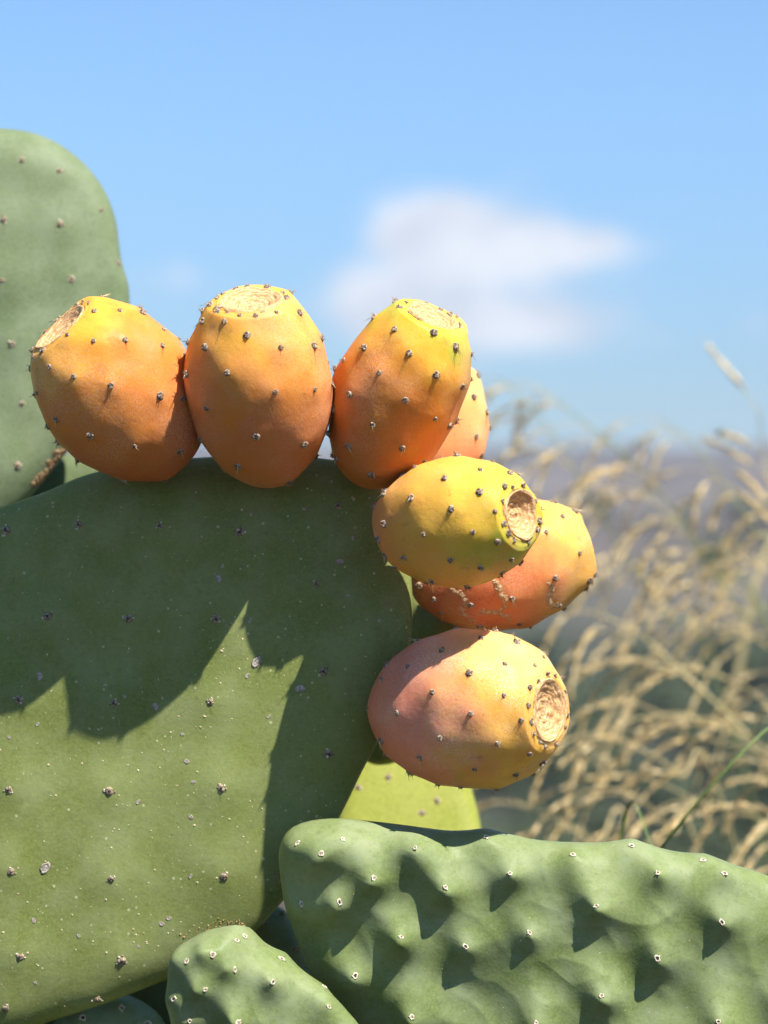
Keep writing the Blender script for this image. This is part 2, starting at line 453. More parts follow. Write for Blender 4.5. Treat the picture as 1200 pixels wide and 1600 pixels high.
def smooth_closed(P, n=12):
    P = np.array(P, dtype=float); out = []; m = len(P)
    for i in range(m):
        p0, p1, p2, p3 = P[i - 1], P[i], P[(i + 1) % m], P[(i + 2) % m]
        for t in np.linspace(0, 1, n, endpoint=False):
            out.append(0.5 * ((2 * p1) + (-p0 + p2) * t + (2 * p0 - 5 * p1 + 4 * p2 - p3) * t * t + (-p0 + 3 * p1 - 3 * p2 + p3) * t ** 3))
    return np.array(out)

def make_pad(outline, centre, ref, n, T, mat, bumps=(), amp=0.002, rings=70, seg=220, q=6.0, label=None, seed=1.0, bend=0.0, fine=0.0, inplane=0.3, peak=1.6, ridge=0.0):
    """a flat pad: its outline in photo pixels is laid on the pad's own plane (through ref, normal n), then given thickness"""
    n = Vector(n).normalized(); P0 = at(*ref)
    def onplane(px, py):
        r = ray(px, py); return CAM + r * ((P0 - CAM).dot(n) / r.dot(n))
    C0 = onplane(*centre); M = frame(n, C0); Mi = M.inverted()
    uv = np.array([(Mi @ onplane(*p))[:2] for p in outline])
    cv = smooth_closed(uv)
    ph = np.arctan2(cv[:, 1], cv[:, 0]); R = np.hypot(cv[:, 0], cv[:, 1])
    o = np.argsort(ph); ph, R = ph[o], R[o]
    t = np.linspace(-math.pi, math.pi, seg, endpoint=False)
    Rt = np.interp(t, np.r_[ph - 2 * math.pi, ph, ph + 2 * math.pi], np.r_[R, R, R])
    xs = np.linspace(0, 1, rings + 1)[1:]
    s = 0.55 * xs + 0.45 * (1 - (1 - xs) ** 2.2)
    th = T * np.sqrt(np.maximum(0, 1 - s ** q))
    V = [(0, 0, T)]
    X = np.outer(s, Rt * np.cos(t)); Y = np.outer(s, Rt * np.sin(t)); Z = np.repeat(th[:, None], seg, 1)
    fr = np.stack([X, Y, Z], 2).reshape(-1, 3); bk = np.stack([X, Y, -Z], 2)[:-1].reshape(-1, 3)
    V = np.vstack([[(0, 0, T)], fr, bk, [(0, 0, -T)]])
    F = []; nb = 1 + len(fr); last = len(V) - 1
    for k in range(seg):
        k2 = (k + 1) % seg
        F.append((0, 1 + k, 1 + k2)); F.append((last, nb + k2, nb + k))
    for i in range(rings - 1):
        for k in range(seg):
            k2 = (k + 1) % seg; a = 1 + i * seg
            F.append((a + k, a + seg + k, a + seg + k2, a + k2))
            b = nb + i * seg; b2 = b + seg if i < rings - 2 else 1 + (rings - 1) * seg
            F.append((b + k2, b2 + k2, b2 + k, b + k))
    N = vnormals(V, F)
    if bend: V[:, 2] += bend * (V[:, 0] ** 2)
    D = amp * (nz(V, 14, seed) + 0.5 * nz(V, 30, seed + 3))
    if fine: D += fine * nz(V, 75, seed + 9)
    if ridge: D += ridge * ((1 - np.abs(nz(V, 30, seed + 5))) ** 3 - 0.5) + 0.4 * ridge * ((1 - np.abs(nz(V, 62, seed + 1))) ** 2 - 0.5)
    bvh, P = bvh_world(V, F, M)
    A = np.array(M)[:3, :3]
    Pw = P; NW = N @ A.T
    for (px, py, h, sg, *rest) in bumps:
        loc, nn = hit(bvh, px, py, C0)
        if loc is None: continue
        c = np.array(loc); d = Pw - c
        if rest:                                           # a ridge: stretched along the pad's growth direction
            gx, gz, su, sdn = rest; g = np.array((gx, 0, gz)) / math.hypot(gx, gz)
            al = d @ g; d2 = (d * d).sum(1) - al * al + (al / np.where(al > 0, su, sdn)) ** 2
        else: d2 = (d * d).sum(1)
        facing = np.clip(NW @ np.array(nn), 0, 1)
        D += h * np.exp(-(np.sqrt(d2) / sg) ** peak) * facing
    N[:, :2] *= inplane
    V = V + N * D[:, None]
    ob = bpy.data.objects.new('pad', mesh('pad', V, F, [mat]))
    place(ob, M, cactus)
    if label: ob['label'] = label
    bvh, P = bvh_world(V, F, M)
    return ob, bvh, C0

def specks(name, pad, bvh, pts, mat, lo, hi, seed, flat=0.5):
    """tiny crusts and bristles lying on a skin, one joined part"""
    r = random.Random(seed); V = []; F = []
    Mi = WM[pad.name].inverted()
    for (px, py, k) in pts:
        loc, n = hit(bvh, px, py)
        if loc is None or n.y > -0.02: continue
        a = lo + (hi - lo) * r.random() ** 3 * 1.0; a *= k
        M = Mi @ frame(n, loc) @ Matrix.Rotation(r.random() * 6.28, 4, 'Z')
        o = len(V); el = r.uniform(0.6, 1.5)
        for p in ((a, 0, 0), (0.3 * a, a * el, 0), (-a * .8, .5 * a, 0), (-.7 * a, -.7 * a * el, 0), (.5 * a, -a * .9, 0), (0.1 * a, 0, a * flat)):
            V.append(tuple(M @ Vector(p)))
        for i in range(5): F.append((o + i, o + (i + 1) % 5, o + 5))
    ob = bpy.data.objects.new(name, mesh(name, V, F, [mat], smooth=False))
    place(ob, WM[pad.name], pad); ob['kind'] = 'stuff'; return ob

Z6 = lambda L: [(a / 2, 780 + b / 2) for a, b in L]
Z7 = lambda L: [(a / 2, 1200 + b / 2) for a, b in L]

# --- the big pad that carries the fruits
main_ar = Z6([(18, 98), (245, 80), (497, 83), (750, 103), (1055, 20), (148, 365), (400, 373), (675, 375), (988, 264), (57, 627), (355, 638), (658, 633),
              (1010, 538), (27, 908), (342, 912), (692, 903), (1028, 796)]) + Z7([(35, 325), (347, 347), (700, 340), (63, 590), (380, 603), (17, 752), (305, 725)])
main_out = [(-40, 806), (60, 772), (135, 741), (230, 722), (330, 714), (420, 711), (510, 716), (560, 728), (600, 760), (630, 820), (643, 900), (643, 985),
            (628, 1060), (600, 1140), (566, 1205), (538, 1262), (500, 1330), (448, 1400), (390, 1462), (330, 1500), (250, 1535), (150, 1572), (50, 1606),
            (-60, 1650), (-190, 1670), (-300, 1600), (-380, 1440), (-420, 1240), (-370, 1040), (-270, 910), (-150, 845)]
pad_a, bvh_a, _ = make_pad(main_out, (150, 1130), (330, 800, 1.045), (-0.04, -0.999, 0.0), 0.0125, M_main,
                           bumps=[(x, y, 0.0014, 0.012) for x, y in main_ar], amp=0.0016, rings=110, seg=320, q=7,
                           label='large broad green pad in front, dotted with pale specks and carrying the fruits', seed=2.2)
for (x, y) in main_ar:
    loc, n = hit(bvh_a, x, y)
    if loc: stick('areole', rnd.choice(SCAB), loc, n, pad_a, rnd.uniform(0.55, 0.95))
shell_pts = Z6([(682, 248), (1062, 195), (1087, 302), (803, 510), (938, 592), (123, 552), (485, 648), (117, 703), (28, 745), (838, 680), (773, 552), (390, 616),
                (1185, 380), (780, 383), (583, 820), (604, 884), (596, 993), (432, 947), (1103, 122), (785, 48), (950, 30), (695, 208), (570, 735), (785, 375)]) + \
    Z7([(140, 312), (105, 477), (246, 525), (595, 153), (110, 672), (505, 487), (595, 338), (527, 470), (433, 557)])
BIGSH = {3: 1.2, 4: 1.15, 24: 1.3, 0: .85, 1: .85, 6: .85, 5: .95}
for i, (x, y) in enumerate(shell_pts):
    loc, n = hit(bvh_a, x, y)
    if loc: stick('scale_shell', rnd.choice(SHELLS), loc, n, pad_a, BIGSH.get(i, rnd.uniform(0.38, 0.6)))
pts = []
r_ = random.Random(3)
for i in range(620): pts.append((r_.uniform(-60, 640), r_.uniform(740, 1600), 1.0))
for i in range(900): pts.append((r_.uniform(-60, 640), r_.uniform(740, 1600), 0.6))
for i in range(70):
    c = r_.choice([(330, 810), (270, 1165), (300, 1110), (210, 1440), (265, 1440), (420, 1380), (30, 1395), (60, 1500), (350, 1010), (390, 1050)])
    pts.append((r_.gauss(c[0], 22), r_.gauss(c[1], 20), 1.1))
specks('speck', pad_a, bvh_a, pts, M_speck, 0.00014, 0.00062, 8)
pts = []
for i in range(1100):                                           # golden bristly crust where the young pads leave the rim
    t = r_.random()
    if r_.random() < 0.5: a = (290 + 100 * t, 1494 - 36 * t + 8 * math.sin(t * 3.1) * -1)
    else: a = (440 + 70 * t, 1385 - 95 * t)
    q = 2 + abs(r_.gauss(0, 9)); pts.append((a[0] - q * 0.7, a[1] - q, 1.0))
specks('seam_crust', pad_a, bvh_a, pts, M_gold, 0.00016, 0.00050, 9, 1.0)

# --- the lumpy young pad to the right
Z8 = lambda L: [(400 + a / 1.5, 1220 + b / 1.5) for a, b in L]
lump_ar = Z8([(97, 146), (153, 170), (203, 137), (373, 157), (540, 132), (742, 173), (880, 152), (276, 228), (444, 250), (595, 217), (797, 293), (942, 216),
              (1098, 217), (1048, 186), (195, 285), (107, 288), (340, 366), (491, 388), (641, 356), (1092, 331), (941, 416), (232, 457), (810, 504),
              (365, 554), (1083, 565), (657, 568)])
lump_out = [(447, 1320), (470, 1293), (520, 1284), (600, 1290), (700, 1301), (800, 1309), (880, 1320), (1000, 1322), (1130, 1352), (1210, 1372), (1300, 1420),
            (1380, 1520), (1400, 1640), (1350, 1760), (1220, 1830), (1050, 1845), (880, 1810), (740, 1745), (620, 1665), (538, 1580), (482, 1510), (455, 1432), (444, 1365)]
bp = [(x, y, (0.0108 if x < 800 else 0.0088) * rnd.uniform(0.8, 1.1), rnd.uniform(0.0080, 0.0100), rnd.uniform(-0.7, -0.1), 0.9, rnd.uniform(1.4, 2.3), rnd.uniform(0.7, 1.0)) for x, y in lump_ar]
for (x, y) in ((870, 1700), (1000, 1680), (1150, 1700), (780, 1650), (1230, 1560), (1250, 1460), (930, 1760), (1280, 1650)): bp.append((x, y, 0.0066, 0.0125))
pad_b, bvh_b, Cb = make_pad(lump_out, (900, 1530), (500, 1330, 1.008), (-0.05, -0.985, -0.05), 0.0125, M_lump, bumps=bp, peak=1.3, ridge=0.0015, amp=0.0032, rings=120, seg=320, q=4.5,
                            label='young lumpy green pad with raised bumps and pale ring marks', seed=5.1, fine=0.0005)
for (x, y) in lump_ar:
    loc, n = hit(bvh_b, x, y, Cb)
    if loc: stick('areole', rnd.choice(RINGS), loc, n, pad_b, rnd.uniform(0.62, 0.85))
specks('speck', pad_b, bvh_b, [(r_.uniform(450, 1200), r_.uniform(1290, 1600), 0.7) for i in range(160)], M_speck, 0.00012, 0.0004, 10)

# --- the small lumpy pad at the lower rim
Z9 = lambda L: [(250 + a * 350 / 1200, 1250 + b * 350 / 1200) for a, b in L]
small_ar = Z9([(143, 862), (282, 828), (412, 752), (400, 910), (603, 977), (905, 1108), (75, 1067), (242, 1017), (420, 1192), (455, 730), (650, 850), (880, 1000), (160, 1185)])
small_out = [(275, 1535), (285, 1492), (310, 1470), (340, 1459), (380, 1463), (412, 1483), (448, 1506), (500, 1548), (560, 1602), (610, 1680), (620, 1780),
             (560, 1850), (460, 1860), (370, 1800), (305, 1710), (274, 1610)]
pad_c, bvh_c, Cc = make_pad(small_out, (430, 1640), (340, 1500, 0.985), (-0.12, -0.97, 0.12), 0.0105, M_lump,
                            bumps=[(x, y, 0.0098 * rnd.uniform(.8, 1.1), 0.0074, -0.35, 0.93, 2.2, 0.85) for x, y in small_ar], peak=1.3, ridge=0.0014, amp=0.0022, rings=80, seg=240, q=4.0,
                            label='small young pad with bumps growing from the lower rim', seed=7.7, fine=0.0004)
for (x, y) in small_ar:
    loc, n = hit(bvh_c, x, y, Cc)
    if loc: stick('areole', rnd.choice(RINGS), loc, n, pad_c, rnd.uniform(0.60, 0.8))

# --- pads farther back
back_out = [(-10, 202), (60, 211), (112, 240), (155, 286), (180, 340), (190, 405), (203, 450), (203, 500), (190, 580), (150, 655), (104, 706), (64, 756), (10, 810),
            (-60, 850), (-170, 850), (-270, 780), (-330, 640), (-320, 480), (-270, 330), (-180, 240), (-90, 206)]
back_ar = [(a / 2.5, 180 + b / 2.5) for a, b in [(85, 175), (233, 217), (397, 370), (235, 425), (15, 407), (463, 578), (280, 640), (8, 647), (47, 893), (87, 1127), (68, 1370)]]
pad_d, bvh_d, Cd = make_pad(back_out, (-60, 530), (60, 600, 1.16), (0.04, -0.98, 0.13), 0.013, M_far, bumps=[(x, y, 0.0016, 0.012) for x, y in back_ar], amp=0.0035, seed=3.4,
                            label='tall bluish green pad standing behind the fruits, softly out of focus', q=8)
for (x, y) in back_ar:
    loc, n = hit(bvh_d, x, y, Cd)
    if loc: stick('areole', rnd.choice(SCAB), loc, n, pad_d, rnd.uniform(0.5, 0.75))
pts = []
for i in range(420):
    t = r_.random(); q = r_.gauss(0, 4); pts.append((104 - 46 * t - abs(q), 704 + 58 * t - abs(q) * 0.6, 1.4))
specks('callus', pad_d, bvh_d, pts, M_scabrust, 0.0003, 0.0009, 12, 0.6)

yel_out = [(548, 1165), (590, 1120), (640, 1105), (690, 1125), (722, 1180), (738, 1240), (752, 1310), (745, 1420), (700, 1540), (640, 1580), (570, 1540), (530, 1430), (520, 1290), (535, 1200)]
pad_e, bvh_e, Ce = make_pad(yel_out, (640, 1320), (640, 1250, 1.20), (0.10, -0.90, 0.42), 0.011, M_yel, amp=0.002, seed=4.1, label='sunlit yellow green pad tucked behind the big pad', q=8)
for (x, y) in ((607, 1214), (683, 1251), (560, 1230), (660, 1270)):
    loc, n = hit(bvh_e, x, y, Ce)
    if loc: stick('areole', rnd.choice(SCAB), loc, n, pad_e, 0.7)

shade_out = [(560, 1010), (600, 945), (645, 915), (690, 940), (716, 966), (712, 1040), (690, 1110), (640, 1180), (580, 1190), (545, 1110)]
make_pad(shade_out, (640, 1050), (660, 960, 1.10), (-0.75, -0.62, -0.15), 0.010, M_main, amp=0.002, seed=5.9, label='small shaded pad edge showing between two fruits')
gap_out = [(372, 1470), (400, 1420), (432, 1416), (450, 1427), (470, 1450), (500, 1520), (510, 1620), (480, 1720), (420, 1760), (360, 1720), (335, 1620), (345, 1530)]
pad_f, bvh_f, Cf = make_pad(gap_out, (425, 1590), (430, 1500, 1.09), (0.05, -0.99, 0.1), 0.011, M_far, bumps=[(413, 1443, .004, .006), (463, 1482, .004, .006), (441, 1427, .003, .005)],
                            amp=0.002, seed=6.6, label='shaded pad behind the gap between the pads')
for (x, y) in ((413, 1443), (463, 1482), (441, 1427), (385, 1500)):
    loc, n = hit(bvh_f, x, y, Cf)
    if loc: stick('areole', rnd.choice(AREOLE_SP), loc, n, pad_f, 1.0)
low_out = [(70, 1625), (110, 1580), (170, 1555), (225, 1570), (262, 1610), (280, 1700), (250, 1800), (170, 1840), (90, 1800), (55, 1710)]
pad_g, bvh_g, Cg = make_pad(low_out, (165, 1700), (165, 1640, 1.06), (0.03, -0.75, 0.66), 0.011, M_lump, bumps=[(190, 1575, .004, .006), (230, 1600, .004, .006), (130, 1590, .004, .006)], amp=0.002, seed=8.6,
                            label='shaded pad below the rim of the big pad')
for (x, y) in ((190, 1575), (230, 1600), (130, 1590)):
    loc, n = hit(bvh_g, x, y, Cg)
    if loc: stick('areole', rnd.choice(RINGS), loc, n, pad_g, 1.0)
big_out = [(60, 1500), (160, 1450), (300, 1430), (430, 1440), (520, 1480), (560, 1600), (540, 1760), (420, 1860), (240, 1880), (100, 1800), (40, 1650)]
make_pad(big_out, (290, 1650), (290, 1600, 1.14), (0.0, -0.98, -0.15), 0.012, M_far, amp=0.002, seed=10.6, label='deeply shaded pad at the back, seen through the gaps')
# small pad end between the tall back pad and the big pad
bit_out = [(30, 800), (58, 745), (82, 722), (112, 706), (150, 700), (185, 730), (195, 790), (170, 850), (110, 860)]
make_pad(bit_out, (128, 780), (128, 740, 1.21), (0.2, -0.95, 0.0), 0.009, M_old, amp=0.002, seed=9.6)

# --- pads under the picture that carry the rest down to the soil
def ell(cx, cy, a, b, tilt=0.0, n=18):
    out = []
    for k in range(n):
        t = 2 * math.pi * k / n; x = a * math.cos(t) * (1 - 0.12 * math.sin(t)); y = b * math.sin(t)
        out.append((cx + x * math.cos(tilt) - y * math.sin(tilt), cy + x * math.sin(tilt) + y * math.cos(tilt)))
    return out
for (cx, cy, a, b, d, n, tl) in [(-90, 2080, 330, 500, 1.06, (0.1, -1, 0.1), 0.1), (-20, 2980, 360, 520, 1.07, (-0.3, -1, 0.05), -0.05), (20, 3920, 380, 560, 1.07, (0.25, -1, 0), 0.05),
                                 (-10, 4950, 390, 600, 1.07, (-0.15, -1, 0.05), 0), (10, 6020, 380, 640, 1.06, (0.1, -1, 0), 0), (-60, 1150, 240, 380, 1.15, (0.05, -1, 0.1), 0.0),
                                 (640, 1960, 210, 440, 1.12, (-0.1, -1, 0.1), 0.25), (330, 2520, 230, 400, 1.11, (0.2, -1, 0.1), 0.7), (300, 2060, 200, 400, 1.09, (0.1, -1, 0.1), 0.3), (-60, 1700, 230, 330, 1.13, (0, -1, 0.1), 0.0)]:
    make_pad(ell(cx, cy, a, b, tl), (cx, cy), (cx, cy, d), n, 0.016, M_old, amp=0.003, rings=24, seg=72, seed=cx * .01)


# --- the fruits
def make_fruit(px, py, d, axis, b_px, l_px, scar, box, fit, stops, marks, label, seed, deep=1.15, **kw):
    """axis: direction of the crown; box: where its outline lies in the photo (used to settle centre and size)"""
    ax = Vector(axis).normalized()
    b = b_px * K * d; L = l_px * K * d; C = at(px, py, d)
    seg, rn = 150, 96
    def build(b, L):
        tc_ = math.sqrt(1 - scar * scar); a1 = math.acos(tc_)
        prof = []
        for i in range(1, rn):
            a = math.pi - (math.pi - a1) * i / (rn - 1)
            t = math.cos(a); prof.append((b * math.sin(a) * (1 + 0.05 * t), L * t))
        rc, zc = prof[-1]
        for fr_, dz in ((.965, .012), (.92, .016), (.86, .010), (.78, -.006), (.66, -.030), (.45, -.058), (.22, -.072)):
            prof.append((rc * fr_, zc + (dz if dz > 0 else dz * deep) * L))
        return prof, rc, zc
    for it in range(6):
        prof, rc, zc = build(b, L)
        M = frame(ax, C)
        V = [(0, 0, -L)]
        for (r, z) in prof:
            for k in range(seg):
                t = 2 * math.pi * k / seg; V.append((r * math.cos(t), r * math.sin(t), z))
        V.append((0, 0, zc - 0.076 * deep * L)); V = np.array(V)
        A = np.array(M); Pp = to_px(V @ A[:3, :3].T + A[:3, 3])
        if not box: break
        x0, y0 = Pp.min(0); x1, y1 = Pp.max(0)
        C = C + Vector((((box[0] + box[1]) - (x0 + x1)) / 2 * K * d, 0, -((box[2] + box[3]) - (y0 + y1)) / 2 * K * d))
        fw = (box[1] - box[0]) / (x1 - x0); fh = (box[3] - box[2]) / (y1 - y0)
        if fit == 'v': b *= fw; L *= fh
        elif fit == 'h': b *= fh; L *= fw
        else: b *= math.sqrt(fw * fh); L *= math.sqrt(fw * fh)
    F = []
    for k in range(seg): F.append((0, 1 + (k + 1) % seg, 1 + k))
    for i in range(len(prof) - 1):
        a = 1 + i * seg
        for k in range(seg): F.append((a + k, a + (k + 1) % seg, a + seg + (k + 1) % seg, a + seg + k))
    a = 1 + (len(prof) - 1) * seg
    for k in range(seg): F.append((a + k, a + (k + 1) % seg, len(V) - 1))
    M = frame(ax, C)
    N = vnormals(V, F)
    bvh, P = bvh_world(V, F, M); A = np.array(M)[:3, :3]
    pos = []
    for (x, y) in marks:
        loc, n = hit(bvh, x, y, C)
        q = M.inverted() @ loc; rq = math.hypot(q.x, q.y)
        if q.z > zc - 0.12 * L and rq < rc * 1.02:              # tufts stand on the rim of the scar, not in it
            a_ = math.atan2(q.y, q.x); loc = M @ Vector((rc * 1.0 * math.cos(a_), rc * 1.0 * math.sin(a_), zc)); n = (M.to_3x3() @ Vector((math.cos(a_), math.sin(a_), 1.2))).normalized()
            if any(np.linalg.norm(p_[0] - np.array(loc)) < 0.0022 for p_ in pos): continue
        pos.append((np.array(loc), np.array(n), True))
    r2 = random.Random(int(seed * 100)); tries = 0                       # tufts on the far side, same spacing
    while tries < 900:
        tries += 1
        t = r2.random() * 6.283; zz = r2.uniform(-0.85, 0.93)
        if zz * L > zc: continue
        rr_ = b * math.sqrt(1 - zz * zz); p = M @ Vector((rr_ * math.cos(t), rr_ * math.sin(t), zz * L))
        nw = (M.to_3x3() @ Vector((rr_ * math.cos(t) / b ** 2, rr_ * math.sin(t) / b ** 2, zz / L))).normalized()
        if nw.dot((CAM - p).normalized()) > -0.08: continue
        gap = 0.0105 if zz < 0.75 else 0.006
        if all(np.linalg.norm(q[0] - np.array(p)) > gap for q in pos): pos.append((np.array(p), np.array(nw), False))
    D = 0.0008 * nz(V, 55, seed) + 0.0014 * nz(V, 24, seed + 4)
    for (c, n, vis) in pos:
        d2 = ((P - c) ** 2).sum(1); D += 0.00085 * np.exp(-d2 / (2 * 0.0036 ** 2))
    ncr = 1 + (rn - 2) * seg; D[ncr:] = -0.0006; D[ncr - 2 * seg:ncr] *= 0.5           # the crown's rim stays true, its floor lies under the scar
    V2 = V + N * D[:, None]
    mat = fruit_material('fruit_skin', L, b, stops, seed=seed, **kw)
    ob = bpy.data.objects.new('fruit', mesh('fruit', V2, F, [mat]))
    place(ob, M, cactus); ob['label'] = label
    bvh, P = bvh_world(V2, F, M)
    for (c, n, vis) in pos:
        loc, nn, i, dd = bvh.find_nearest(Vector(c))
        sp = vis and r2.random() < 0.38
        me = r2.choice(AREOLE_SP if sp else AREOLE)
        # keep the tuft's own "down" roughly downhill
        stick('areole', me, loc - nn * 0.0001, (nn + Vector((0, 0, 0.12))).normalized(), ob, r2.uniform(0.7, 1.3), r2.uniform(-0.7, 0.7))
    # the dished corky scar where the flower fell off
    SV = []; SF = []; sg2, rg = 72, 30
    for i in range(rg + 1):
        f = i / rg; f0 = 0.955 * f
        for k in range(sg2):
            t = 2 * math.pi * k / sg2
            fr_ = f0 * (0.95 + 0.05 * math.sin(3 * t + seed) * f + 0.05 * noise.noise(Vector((2.2 * math.cos(t) + seed, 2.2 * math.sin(t), 4.0))) * f)
            dz = np.interp(fr_, [0, .22, .45, .66, .78, .86, .92, .965], [-.076 * deep, -.072 * deep, -.058 * deep, -.030 * deep, -.006 * deep, .010, .016, .012]) * L
            ridg = 0.00014 * math.sin(f * 30 + 1.5 * math.sin(t * 2 + seed) + 0.8 * math.sin(5 * t)) * (1 - f ** 6)
            ridg += 0.0007 * noise.noise(Vector((math.cos(t) * f * 5 + seed, math.sin(t) * f * 5, 0))) * (1 - f ** 6)
            SV.append((rc * fr_ * math.cos(t), rc * fr_ * math.sin(t), zc + dz + 0.0005 * (1 - f ** 8) + ridg + (-0.0006 if i == rg else 0)))
    for i in range(rg):
        for k in range(sg2): SF.append((i * sg2 + k, i * sg2 + (k + 1) % sg2, (i + 1) * sg2 + (k + 1) % sg2, (i + 1) * sg2 + k)[::-1])
    so = bpy.data.objects.new('scar', mesh('scar', SV, SF, [M_scar])); place(so, M, ob)
    return ob, bvh, C

def Zs(ox, oy, s, L): return [(ox + a / s, oy + b_ / s) for a, b_ in L]
f1m = Zs(0, 420, 3, [(480, 140), (397, 150), (422, 162), (328, 175), (385, 190), (290, 195), (253, 225), (360, 230), (216, 262), (317, 262), (208, 290), (190, 318), (250, 318), (200, 370),
                     (443, 207), (560, 205), (662, 217), (757, 292), (855, 408), (317, 309), (441, 338), (586, 335), (755, 365), (160, 413), (235, 460), (347, 505), (520, 548), (749, 595), (855, 612),
                     (176, 582), (268, 702), (232, 736), (426, 773), (630, 823), (836, 847), (370, 886), (583, 978), (771, 977)])
f2m = Zs(270, 420, 4, [(413, 140), (470, 120), (570, 132), (655, 152), (612, 180), (630, 208), (560, 255), (645, 275), (517, 297), (420, 297), (340, 288), (283, 288), (275, 245), (243, 233), (198, 268), (315, 180),
                       (330, 150), (195, 330), (338, 333), (790, 278), (923, 440), (100, 457), (466, 417), (673, 492), (874, 482), (215, 492), (103, 660), (352, 645), (635, 767), (878, 752),
                       (225, 866), (180, 1065), (522, 1042), (811, 1090), (411, 1228), (717, 1318), (985, 720)])
f3m = Zs(490, 440, 4, [(602, 132), (706, 132), (797, 167), (865, 192), (888, 230), (898, 265), (808, 272), (717, 245), (652, 238), (608, 187), (942, 292), (530, 180), (385, 232), (515, 307), (745, 325), (873, 410),
                       (968, 455), (325, 418), (600, 452), (200, 497), (156, 553), (420, 573), (757, 580), (917, 650), (248, 707), (572, 737), (128, 797), (124, 640), (760, 858), (855, 905), (378, 885), (228, 1022),
                       (552, 1033), (683, 1115), (367, 1195), (128, 1112), (100, 950)])
f4m = Zs(490, 440, 4, [(990, 725), (1068, 818), (1000, 970), (1008, 600), (1020, 1075)])
f5m = Zs(560, 690, 3, [(677, 213), (722, 212), (770, 205), (823, 230), (827, 287), (848, 325), (836, 366), (812, 393), (780, 436), (805, 448), (714, 418), (680, 385), (672, 280), (640, 328), (740, 158),
                       (462, 80), (628, 99), (571, 138), (708, 158), (411, 180), (275, 135), (571, 242), (122, 245), (258, 270), (440, 318), (130, 385), (317, 432), (537, 421), (652, 463), (732, 458), (218, 543),
                       (438, 545), (572, 580), (711, 543), (348, 643), (507, 661), (668, 603), (72, 465), (108, 545), (163, 598)])
f6m = Zs(560, 690, 3, [(877, 431), (952, 362), (1030, 523), (921, 637), (1003, 343), (1045, 375), (1085, 455), (1100, 508), (1103, 555), (1095, 620), (1068, 643), (1068, 685), (940, 765), (971, 790), (717, 730),
                       (528, 765), (355, 738), (752, 847), (568, 863), (390, 801), (808, 878), (915, 287), (292, 675)])
f7m = Zs(540, 960, 3.158, [(1000, 297), (952, 328), (1035, 330), (1063, 318), (902, 362), (1078, 397), (897, 450), (1101, 430), (1090, 492), (913, 530), (1073, 541), (918, 590), (1065, 610), (1037, 612), (965, 620),
                           (988, 645), (970, 220), (930, 260), (840, 147), (670, 125), (785, 247), (478, 183), (313, 262), (611, 290), (780, 400), (186, 325), (433, 385), (260, 487), (619, 490), (865, 520),
                           (472, 605), (748, 630), (903, 676), (190, 617), (380, 695), (637, 753), (837, 783), (965, 725), (325, 763), (570, 836), (748, 846), (460, 824), (122, 465), (182, 235), (350, 127),
                           (545, 74), (735, 90), (212, 678)])

RED = (0.52, 0.17, 0.060); ORG = (0.60, 0.240, 0.060); AMB = (0.68, 0.28, 0.038); YEL = (0.76, 0.44, 0.05); GRN = (0.46, 0.52, 0.05); SAL = (0.78, 0.32, 0.17); PAL = (0.85, 0.66, 0.22)
make_fruit(185, 612, 1.009, (-0.62, -0.34, 0.71), 122, 158, 0.44, (53, 315, 465, 757), 'd',
           [(0.05, RED), (0.42, ORG), (0.66, AMB), (0.88, YEL), (1.0, YEL)], f1m, 'orange fruit leaning away over the rim, its scar turned towards the tall pad', 1.3)
make_fruit(402, 606, 1.002, (-0.06, -0.44, 0.90), 115, 166, 0.46, (287, 518, 447, 762), 'v',
           [(0.05, ORG), (0.40, (0.62, 0.25, 0.085)), (0.62, AMB), (0.84, YEL), (1.0, (0.74, 0.50, 0.05))], f2m, 'upright orange fruit with yellow crown, in the middle of three along the rim', 2.1)
make_fruit(624, 617, 1.011, (0.38, -0.38, 0.86), 103, 160, 0.44, (513, 735, 470, 762), 'v',
           [(0.05, ORG), (0.36, (0.60, 0.23, 0.055)), (0.62, (0.64, 0.28, 0.035)), (0.84, (0.68, 0.44, 0.04)), (1.0, GRN)], f3m, 'upright orange fruit with greenish yellow crown, tilted over the fruit behind it', 3.7,
           tipgreen=((0.3, 0.2, 1.0), GRN, 0.75, 1.25))
make_fruit(682, 668, 1.085, (0.15, 0.15, 0.97), 78, 110, 0.42, None, 'v',
           [(0.05, SAL), (0.5, (0.80, 0.45, 0.15)), (1.0, PAL)], f4m, 'pale peach fruit half hidden behind the greenish crowned fruit', 4.4)
make_fruit(706, 815, 0.995, (0.74, -0.66, 0.10), 100, 150, 0.42, (582, 843, 715, 917), 'h',
           [(0.05, (0.76, 0.34, 0.10)), (0.3, (0.76, 0.43, 0.09)), (0.55, (0.76, 0.50, 0.08)), (0.8, (0.74, 0.56, 0.07)), (1.0, (0.55, 0.50, 0.05))], f5m, 'yellow fruit with green tinged end and deep round scar', 5.2, deep=1.9,
           tipgreen=((0.0, -0.75, 0.75), (0.36, 0.42, 0.03), 0.62, 1.2))
fruit_f, bvh_ff, _ = make_fruit(786, 882, 1.06, (0.93, 0.18, 0.22), 100, 146, 0.40, (640, 928, 780, 985), 'h',
           [(0.05, RED), (0.35, (0.72, 0.22, 0.07)), (0.6, (0.76, 0.32, 0.10)), (0.82, (0.80, 0.52, 0.09)), (1.0, YEL)], f6m, 'orange red fruit with tan scratch scars, behind the yellow green tinged one', 6.6,
           pale=((0.0, 0.9, 0.3), (0.82, 0.55, 0.14), 0.45, 1.1))
